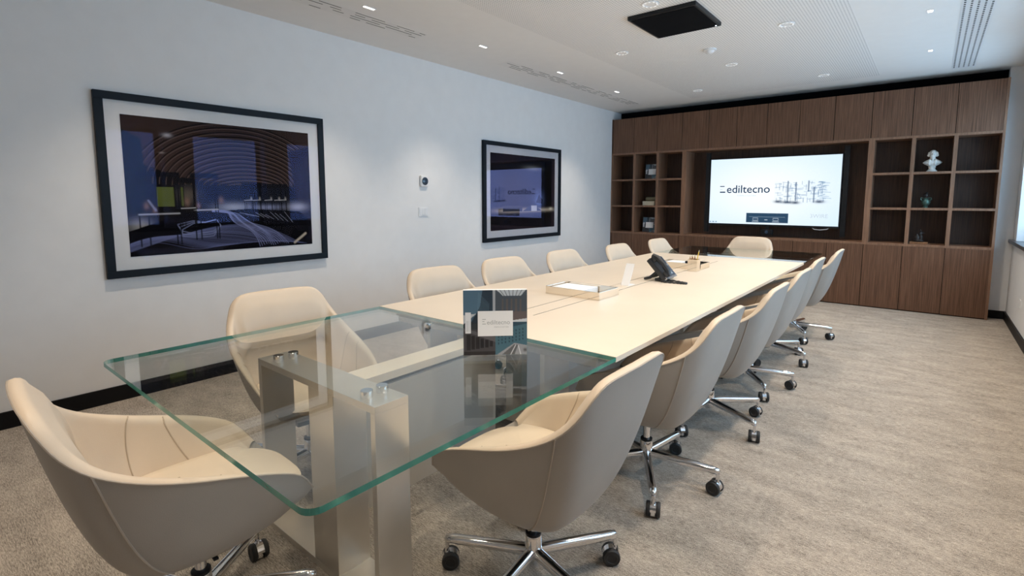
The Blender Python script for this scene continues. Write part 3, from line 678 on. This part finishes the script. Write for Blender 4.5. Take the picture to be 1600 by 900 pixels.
bm = bmesh.new(); alathe(bm, [(.019, 0), (.020, .002), (.020, .0225), (.019, .0238)], 24); so_me = to_mesh(bm, 'glass_standoff'); smooth_by_angle(so_me)
for x, y in ((-1.945, .935), (-1.945, .995), (-1.365, .935), (-1.365, .995), (-1.945, 5.885), (-1.945, 5.945), (-1.365, 5.885), (-1.365, 5.945)):
    o = link('glass_standoff', so_me, tab, ('chrome',)); o.location = (x-TCX, y-3.5, .7001)
for x in (-1.886,):
    for y in (1.665, 5.42):
        o = tt('edge_clamp', (x-.018, y-.02 if y < 3 else y-.02, TZ-.045), (x+.018, y+.02, TZ-.0165), 'chrome', None, .008)
        tt('clamp_arm', (x-.012, y if y < 3 else TYB-.06, TZ-.042), (x+.012, TYA+.06 if y < 3 else y, TZ-.030), 'chrome', o)
tt('cable_hatch', (-1.655, 3.12, TZ), (-1.545, 3.30, TZ+.0015), 'tabletop', None, .0006)

# ------------------------------------------------------------------ swivel tub chairs
def cat(P, n):
    P = np.array(P, float); out = []
    t = np.linspace(0, len(P)-1, n)
    for v in t:
        i = min(int(v), len(P)-2); f = v-i
        p0 = P[max(i-1, 0)]; p1 = P[i]; p2 = P[i+1]; p3 = P[min(i+2, len(P)-1)]
        out.append(.5*((2*p1)+(-p0+p2)*f+(2*p0-5*p1+4*p2-p3)*f*f+(-p0+3*p1-3*p2+p3)*f**3))
    return np.array(out)
RIM = [(0, -.375, .860), (.10, -.373, .860), (.178, -.366, .852), (.222, -.350, .818), (.248, -.318, .762), (.268, -.268, .712), (.284, -.190, .668), (.292, -.090, .630), (.290, .030, .594), (.282, .125, .560), (.264, .205, .515), (.222, .260, .440)]
BOT = [(0, -.185, .335), (.06, -.183, .335), (.11, -.175, .335), (.135, -.160, .335), (.152, -.138, .335), (.166, -.105, .335), (.174, -.060, .335), (.178, -.005, .335), (.176, .060, .337), (.170, .115, .342), (.160, .165, .35), (.148, .205, .37)]
INB = [(0, -.205, .44), (.06, -.204, .44), (.12, -.198, .44), (.155, -.188, .44), (.180, -.170, .44), (.198, -.140, .44), (.210, -.090, .44), (.216, -.020, .44), (.216, .060, .44), (.212, .130, .44), (.204, .190, .435), (.190, .232, .425)]
NU = 34
def mirror(a): return np.concatenate([a[::-1]*np.array([-1, 1, 1]), a[1:]])
rim, bot, inb = [mirror(cat(p, NU)) for p in (RIM, BOT, INB)]
rim[:, 0][abs(rim[:, 0]) < 1e-6] = 0
NC = len(rim)
def grid_mesh(name, rows, close_bottom=False, front=False):
    bm = bmesh.new(); V = [[bm.verts.new(tuple(p)) for p in r] for r in rows]
    for a, b in zip(V, V[1:]):
        for k in range(NC-1): bm.faces.new((a[k], a[k+1], b[k+1], b[k]))
    if close_bottom: bm.faces.new(V[-1])
    if front:
        for a, b in zip(V, V[1:]): bm.faces.new((a[0], b[0], b[-1], a[-1]))
    me = to_mesh(bm, name); return me
hv = bot-rim; rows = []
for v in np.linspace(0, 1, 13):
    b1, b2, b3 = 3*v*(1-v)**2, 3*v*v*(1-v), v**3
    hh = b1*.24+b2*.53+b3; vv = b1*.38+b2*.86+b3
    rows.append(rim+hv*np.array([1, 1, 0])*hh+hv*np.array([0, 0, 1])*vv)
shell_me = grid_mesh('shell', rows, True, True); smooth_by_angle(shell_me, 50)
d = np.stack([rim[:, 0]*.30, np.full(NC, -.05), np.zeros(NC)], 1)-rim*np.array([1, 1, 0]); d /= np.linalg.norm(d, axis=1)[:, None]
s_ = np.abs(np.linspace(-1, 1, NC)); th_ = (.036-.008*s_**2)[:, None]
up = np.array([0, 0, 1.0])
rows = [rim+up*.0, rim+d*th_*.10+up*.005, rim+d*th_*.35+up*.008, rim+d*th_*.7+up*.006, rim+d*th_*.95-up*.001]
st = rim+d*th_*1.12-up*.012; iv = inb-st
rows.append(st)
for v in np.linspace(.07, 1, 15):
    b1, b2, b3 = 3*v*(1-v)**2, 3*v*v*(1-v), v**3
    r_ = st+iv*np.array([1, 1, 0])*(b1*.22+b2*.62+b3)+iv*up*(b1*.35+b2*.75+b3)
    pad = np.clip((.40-s_)/.10, 0, 1)*(.020*math.sin(PI*min(v/.52, 1))+(.012 if v < .52 else -.012 if v < .9 else 0))
    rows.append(r_+d*pad[:, None])
lining_me = grid_mesh('lining', rows); smooth_by_angle(lining_me, 60)
bm = bmesh.new(); nseg = 48; prev = None; prof = [(.66, .392), (.82, .402), (.93, .42), (.99, .44), (.975, .455), (.90, .4665), (.72, .474), (.4, .479), (.12, .480)]
for sc_, z in prof:
    ring = []
    for k in range(nseg):
        a = 2*PI*k/nseg; ca, sa = math.cos(a), math.sin(a); e = 2/3.4
        x = .222*sc_*math.copysign(abs(ca)**e, ca); y = .035+.252*sc_*math.copysign(abs(sa)**e, sa)
        if y > .1: x *= 1-.10*((y-.1)/.19)
        ring.append(bm.verts.new((x, y, z-(.012 if y > .2 and z > .45 else 0))))
    if prev:
        for k in range(nseg): bm.faces.new((prev[k], prev[(k+1) % nseg], ring[(k+1) % nseg], ring[k]))
    else: bm.faces.new(ring)
    prev = ring
bm.faces.new(prev); seat_me = to_mesh(bm, 'seat'); smooth_by_angle(seat_me, 60)
bm = bmesh.new(); atube(bm, [tuple(p) for p in rim+np.array([0, 0, .001])], .0028, 6); pip_me = to_mesh(bm, 'rim_piping')
def seam_mesh(u):
    k = int(round((u*.5+.5)*(NC-1))); bm = bmesh.new(); pts = []
    for v in np.linspace(.0, 1, 12):
        b1, b2, b3 = 3*v*(1-v)**2, 3*v*v*(1-v), v**3; hh = b1*.24+b2*.53+b3; vv = b1*.38+b2*.86+b3
        p = rim[k]+hv[k]*np.array([hh, hh, vv]); pts.append(tuple(p*np.array([1.004, 1.004, 1])))
    atube(bm, pts, .0028, 6); return to_mesh(bm, 'seam')
seam_mes = [seam_mesh(-.455), seam_mesh(.455)]
def inner_seam(u0, u1):
    bm = bmesh.new(); pts = []
    for j, r in enumerate(rows[3:]):
        f = ((u0+(u1-u0)*j/(len(rows)-4))*.5+.5)*(NC-1); k = min(int(f), NC-2); f -= k
        pts.append(tuple(r[k]*(1-f)+r[k+1]*f))
    atube(bm, pts, .0022, 6); return to_mesh(bm, 'lining_seam')
in_mes = [inner_seam(a, b) for a, b in ((-.62, -.52), (.62, .52), (-.70, -.72), (.70, .72))]
bm = bmesh.new(); alathe(bm, [(.0165, .185), (.0165, .335)], 16); col_me = to_mesh(bm, 'gas_column'); smooth_by_angle(col_me)
bm = bmesh.new(); alathe(bm, [(.027, .083), (.029, .088), (.029, .186), (.027, .190)], 24); slv_me = to_mesh(bm, 'hub_sleeve'); smooth_by_angle(slv_me)
bm = bmesh.new(); alathe(bm, [(.0275, .1895), (.0275, .199), (.018, .2)], 20); clr_me = to_mesh(bm, 'collar'); smooth_by_angle(clr_me)
bm = bmesh.new(); abox(bm, (-.09, -.10, .300), (.09, .10, .337), .01); abox(bm, (.085, -.01, .312), (.165, .004, .320), .003); mech_me = to_mesh(bm, 'seat_mechanism')
bm = bmesh.new(); atube(bm, [(.015, 0, .128), (.06, 0, .126), (.20, 0, .118), (.30, 0, .112), (.322, 0, .109), (.329, 0, .106)], [.020, .0205, .0185, .017, .015, .007], 14); leg_me = to_mesh(bm, 'base_leg'); smooth_by_angle(leg_me, 50)
bm = bmesh.new(); alathe(bm, [(.008, .05), (.008, .10)], 10); hood = []
for k in range(11):
    a = PI*(.02+.96*k/10); hood.append((.0315*math.cos(a), .0315*math.sin(a)+.032))
for (x0, zz0), (x1, zz1) in zip(hood, hood[1:]):
    q = [bm.verts.new((x0-.012, -.012, zz0)), bm.verts.new((x1-.012, -.012, zz1)), bm.verts.new((x1-.012, .012, zz1)), bm.verts.new((x0-.012, .012, zz0))]
    bm.faces.new(q)
abox(bm, (-.035, -.009, .012), (.012, .009, .052), .004)
fork_me = to_mesh(bm, 'caster_hood')
bm = bmesh.new(); alathe(bm, [(.024, .011), (.030, .012), (.0315, .016), (.0315, .025), (.029, .029), (.018, .0295), (.016, .027), (.006, .027)], 24, (-.012, 0, .0318), 'Y'); wheel_me = to_mesh(bm, 'caster_wheel'); smooth_by_angle(wheel_me, 40)
for me, m in [(q, 'piping_in') for q in in_mes]+[(shell_me, 'leather_out'), (lining_me, 'leather'), (seat_me, 'leather'), (pip_me, 'piping'), (seam_mes[0], 'piping'), (seam_mes[1], 'piping'), (col_me, 'chrome'), (slv_me, 'chrome'), (clr_me, 'black'), (mech_me, 'black'), (leg_me, 'chrome'), (fork_me, 'chrome'), (wheel_me, 'rubber')]:
    me.materials.append(M[m])
def chair(label, x, y, face, base, group):
    """face: world direction (deg) the sitter looks; base: world angle (deg) of the first leg"""
    rz = math.radians(face-90)
    t = thing('swivel_chair', label, 'chair', (x, y, 0), rz, group)
    for nm, me in (('shell', shell_me), ('lining', lining_me), ('seat', seat_me), ('rim_piping', pip_me), ('seam', seam_mes[0]), ('seam', seam_mes[1]), ('gas_column', col_me), ('hub_sleeve', slv_me), ('collar', clr_me), ('seat_mechanism', mech_me)):
        o = bpy.data.objects.new(nm, me); COL.objects.link(o); o.parent = t
    for me in in_mes:
        o = bpy.data.objects.new('lining_seam', me); COL.objects.link(o); o.parent = t
    for k in range(5):
        l = bpy.data.objects.new('base_leg', leg_me); COL.objects.link(l); l.parent = t; l.rotation_euler.z = math.radians(base+72*k)-rz
        sv = random.uniform(-1.2, 1.2)
        for nm, me, fl in (('caster_hood', fork_me, 0), ('caster_wheel', wheel_me, 0), ('caster_wheel', wheel_me, 1)):
            o = bpy.data.objects.new(nm, me); COL.objects.link(o); o.parent = l; o.location = (.322, 0, 0)
            o.rotation_euler.z = sv
            if fl: o.scale.y = -1
    return t
GR, GL, GH = 'chairs along the window side of the table', 'chairs along the picture side of the table', 'chairs at the table heads'
chair('cream tub swivel chair seen from behind, nearest on the right of the glass end', -.985, 1.325, 180, 59, GR)
chair('cream tub chair second from the camera along the window side', -.98, 2.22, 180, 12, GR)
chair('cream tub chair third from the camera along the window side', -.96, 3.06, 180, 47, GR)
chair('cream tub chair fourth from the camera along the window side', -.97, 3.82, 180, 21, GR)
chair('cream tub chair fifth from the camera along the window side', -1.00, 4.63, 180, 52, GR)
chair('cream tub chair farthest from the camera along the window side', -.97, 5.53, 180, 10, GR)
chair('cream tub chair facing the glass end below the gallery photograph', -2.24, 1.21, -8, -10, GL)
chair('cream tub chair on the picture side directly below the wall switch', -2.26, 2.32, -8, 33, GL)
chair('cream tub chair on the picture side directly below the far photograph', -2.27, 3.05, -8, 50, GL)
chair('cream tub chair on the picture side just right of the far photograph', -2.23, 3.86, -5, 0, GL)
chair('cream tub chair on the picture side before the left corner of the wall unit', -2.14, 4.76, -3, 25, GL)
chair('cream tub chair on the picture side closest to the wall unit', -2.11, 5.70, -3, 20, GL)
chair('cream tub chair at the far head of the table under the television', -1.69, 6.36, 268, 18, GH)
chair('large cream tub chair in the left foreground at the head of the glass end', -1.67, .53, 87, 56, GH)

# ------------------------------------------------------------------ things on the table
picture_book('picture_book', 'square upright picture book with a white title card on the glass tabletop', 'book', (-1.253, 1.437, TZ+.0002), .76, .03, .243, .25, .028, collage(150))
def tray(label, x0, x1, y0, y1, h, rz=0):
    t = thing('desk_tray', label, 'tray', ((x0+x1)/2, (y0+y1)/2, TZ+.0004), rz); a, b, w = (x1-x0)/2, (y1-y0)/2, .006
    bx('tray_floor', (-a, -b, 0), (a, b, .006), 'mirror', t)
    bx('tray_side', (-a, -b, .006), (a, -b+w, h), 'mirror', t, .001); bx('tray_side', (-a, b-w, .006), (a, b, h), 'mirror', t, .001)
    bx('tray_side', (-a, -b+w, .006), (-a+w, b-w, h), 'mirror', t, .001); bx('tray_side', (a-w, -b+w, .006), (a, b-w, h), 'mirror', t, .001)
    return t
tray('polished metal tray of white paper lying across the table grooves, nearer one', -1.845, -1.463, 2.60, 2.84, .048)
tag(bx('paper_stack', (-1.83, 2.615, TZ+.006), (-1.60, 2.825, TZ+.040), 'paper', None, .001), 'stack of white paper in the nearer metal tray', 'paper')
tray('polished metal tray behind the telephone with paper and dark things', -1.81, -1.452, 4.27, 4.49, .048)
tag(bx('paper_stack', (-1.79, 4.285, TZ+.006), (-1.64, 4.475, TZ+.040), 'paper', None, .001), 'white paper in the farther metal tray', 'paper')
st_ = thing('stapler', 'dark stapler resting in the farther metal tray', 'stapler', (-1.56, 4.38, TZ+.006))
bx('stapler_base', (-.065, -.018, 0), (.065, .018, .012), 'black', st_, .003); bx('stapler_arm', (-.062, -.016, .026), (.068, .016, .050), 'black', st_, .006); bx('hinge', (-.06, -.014, .012), (-.03, .014, .026), 'silver', st_)
cup = thing('pencil_cup', 'square polished metal pencil cup beside the farther tray', 'pencil cup', (-1.482, 4.19, TZ)); a = .038
bx('cup_floor', (-a, -a, 0), (a, a, .004), 'mirror', cup)
for lo, hi in (((-a, -a, .004), (a, -a+.004, .098)), ((-a, a-.004, .004), (a, a, .098)), ((-a, -a+.004, .004), (-a+.004, a-.004, .098)), ((a-.004, -a+.004, .004), (a, a-.004, .098))): bx('cup_side', lo, hi, 'mirror', cup)
def pencil(label, x, y, dx, dy, l, mat, group=None):
    t = thing('pencil', label, 'pencil', (-1.482+x, 4.19+y, TZ+.0045), 0, group); v = Vector((dx, dy, 1)).normalized()
    p = [v*k for k in (0.004, l-.018)]; tube('barrel', p, .0038, mat, t, 6); tube('tip', [v*(l-.018), v*(l-.004), v*l], [.0038, .0015, .0004], 'card', t, 6)
for x, y, dx, dy in ((-.025, -.02, .0, .0), (-.018, .012, -.06, .1), (-.006, -.022, .04, .0), (.0, .018, -.03, .05), (.006, -.005, .06, -.06)): pencil('brown wooden pencil standing in the metal cup', x, y, dx, dy, .13+.012*rnd.random(), 'pencil', 'brown pencils in the cup')
pencil('taller yellow pencil leaning out of the metal cup', .008, .0, .16, .10, .175, 'yellow')
cd_ = thing('tent_card', 'narrow pale card standing tilted on the table before the telephone', 'card', (-1.588, 3.17, TZ+.0015), 0)
bm = bmesh.new(); abox(bm, (-.03, 0, 0), (.03, .003, .165), .0008); me = to_mesh(bm, 'card_face'); me.transform(Matrix.Rotation(-.50, 4, 'X')); link('card_face', me, cd_, ('paper',))
bx('card_foot', (-.03, .0, 0), (.03, .09, .0025), 'paper', cd_, .0008)
# telephone: faces +X, handset on the near (-Y) side
ph = thing('desk_telephone', 'charcoal desk telephone on a raised stand in the middle of the table', 'telephone', (-1.50, 3.565, TZ), 0)
R = Matrix.Translation((.065, 0, .012)) @ Matrix.Rotation(math.radians(47), 4, 'Y') @ Matrix.Translation((-.19, 0, 0))
def pb(name, lo, hi, mat, bev=.003, par=None):
    bm = bmesh.new(); abox(bm, lo, hi, bev); me = to_mesh(bm, name); me.transform(R); return link(name, me, par or ph, (mat,))
body = pb('phone_body', (0, -.10, -.010), (.19, .10, .026), 'phone', .008)
pb('face_plate', (.008, -.030, .0262), (.175, .094, .0285), 'phone_face', .001)
pb('front_trim', (.176, -.095, .008), (.1925, .097, .0285), 'silver', .002)
pb('display', (.014, -.010, .0286), (.070, .080, .0300), 'phone_screen', .001)
for i in range(4):
    for j in range(3): pb('key', (.105+.016*i, -.005+.022*j, .0287), (.116+.016*i, .011+.022*j, .0305), 'button', .001, body)
for i in range(3): pb('key', (.082+.0*i, -.012+.032*i, .0287), (.092, .014+.032*i, .0303), 'white' if i == 0 else 'button', .001, body)
bm = bmesh.new()
for xx in (.012, .148): abox(bm, (xx-.01, -.094, .026), (xx+.034, -.044, .052), .009)
pts = [(-.006, -.069, .044), (.03, -.069, .060), (.09, -.069, .066), (.15, -.069, .060), (.188, -.069, .044)]
atube(bm, pts, [.016, .020, .018, .020, .016], 14)
me = to_mesh(bm, 'handset'); me.transform(R); link('handset', me, ph, ('phone',)); smooth_by_angle(me, 45)
for s in (-1, 1): tube('stand_leg', [(.004, s*.055, .075), (-.055, s*.058, .022), (-.085, s*.06, .012), (-.10, s*.06, .009)], [.012, .011, .010, .008], 'phone', ph, 8)
bx('stand_plate', (-.02, -.06, .002), (.05, .06, .02), 'phone', ph, .004)
cr = []
for s in np.linspace(0, 1, 60):
    a = -1.2+s*4.6
    cr.append((.045+.215*math.sin(PI*s)**.8*(.6+.4*s), -.10+.085*s-.02*math.sin(PI*s), .0075+.0015*math.sin(90*s)))
tube('handset_cord', cr, .0065, 'phone', ph, 8)
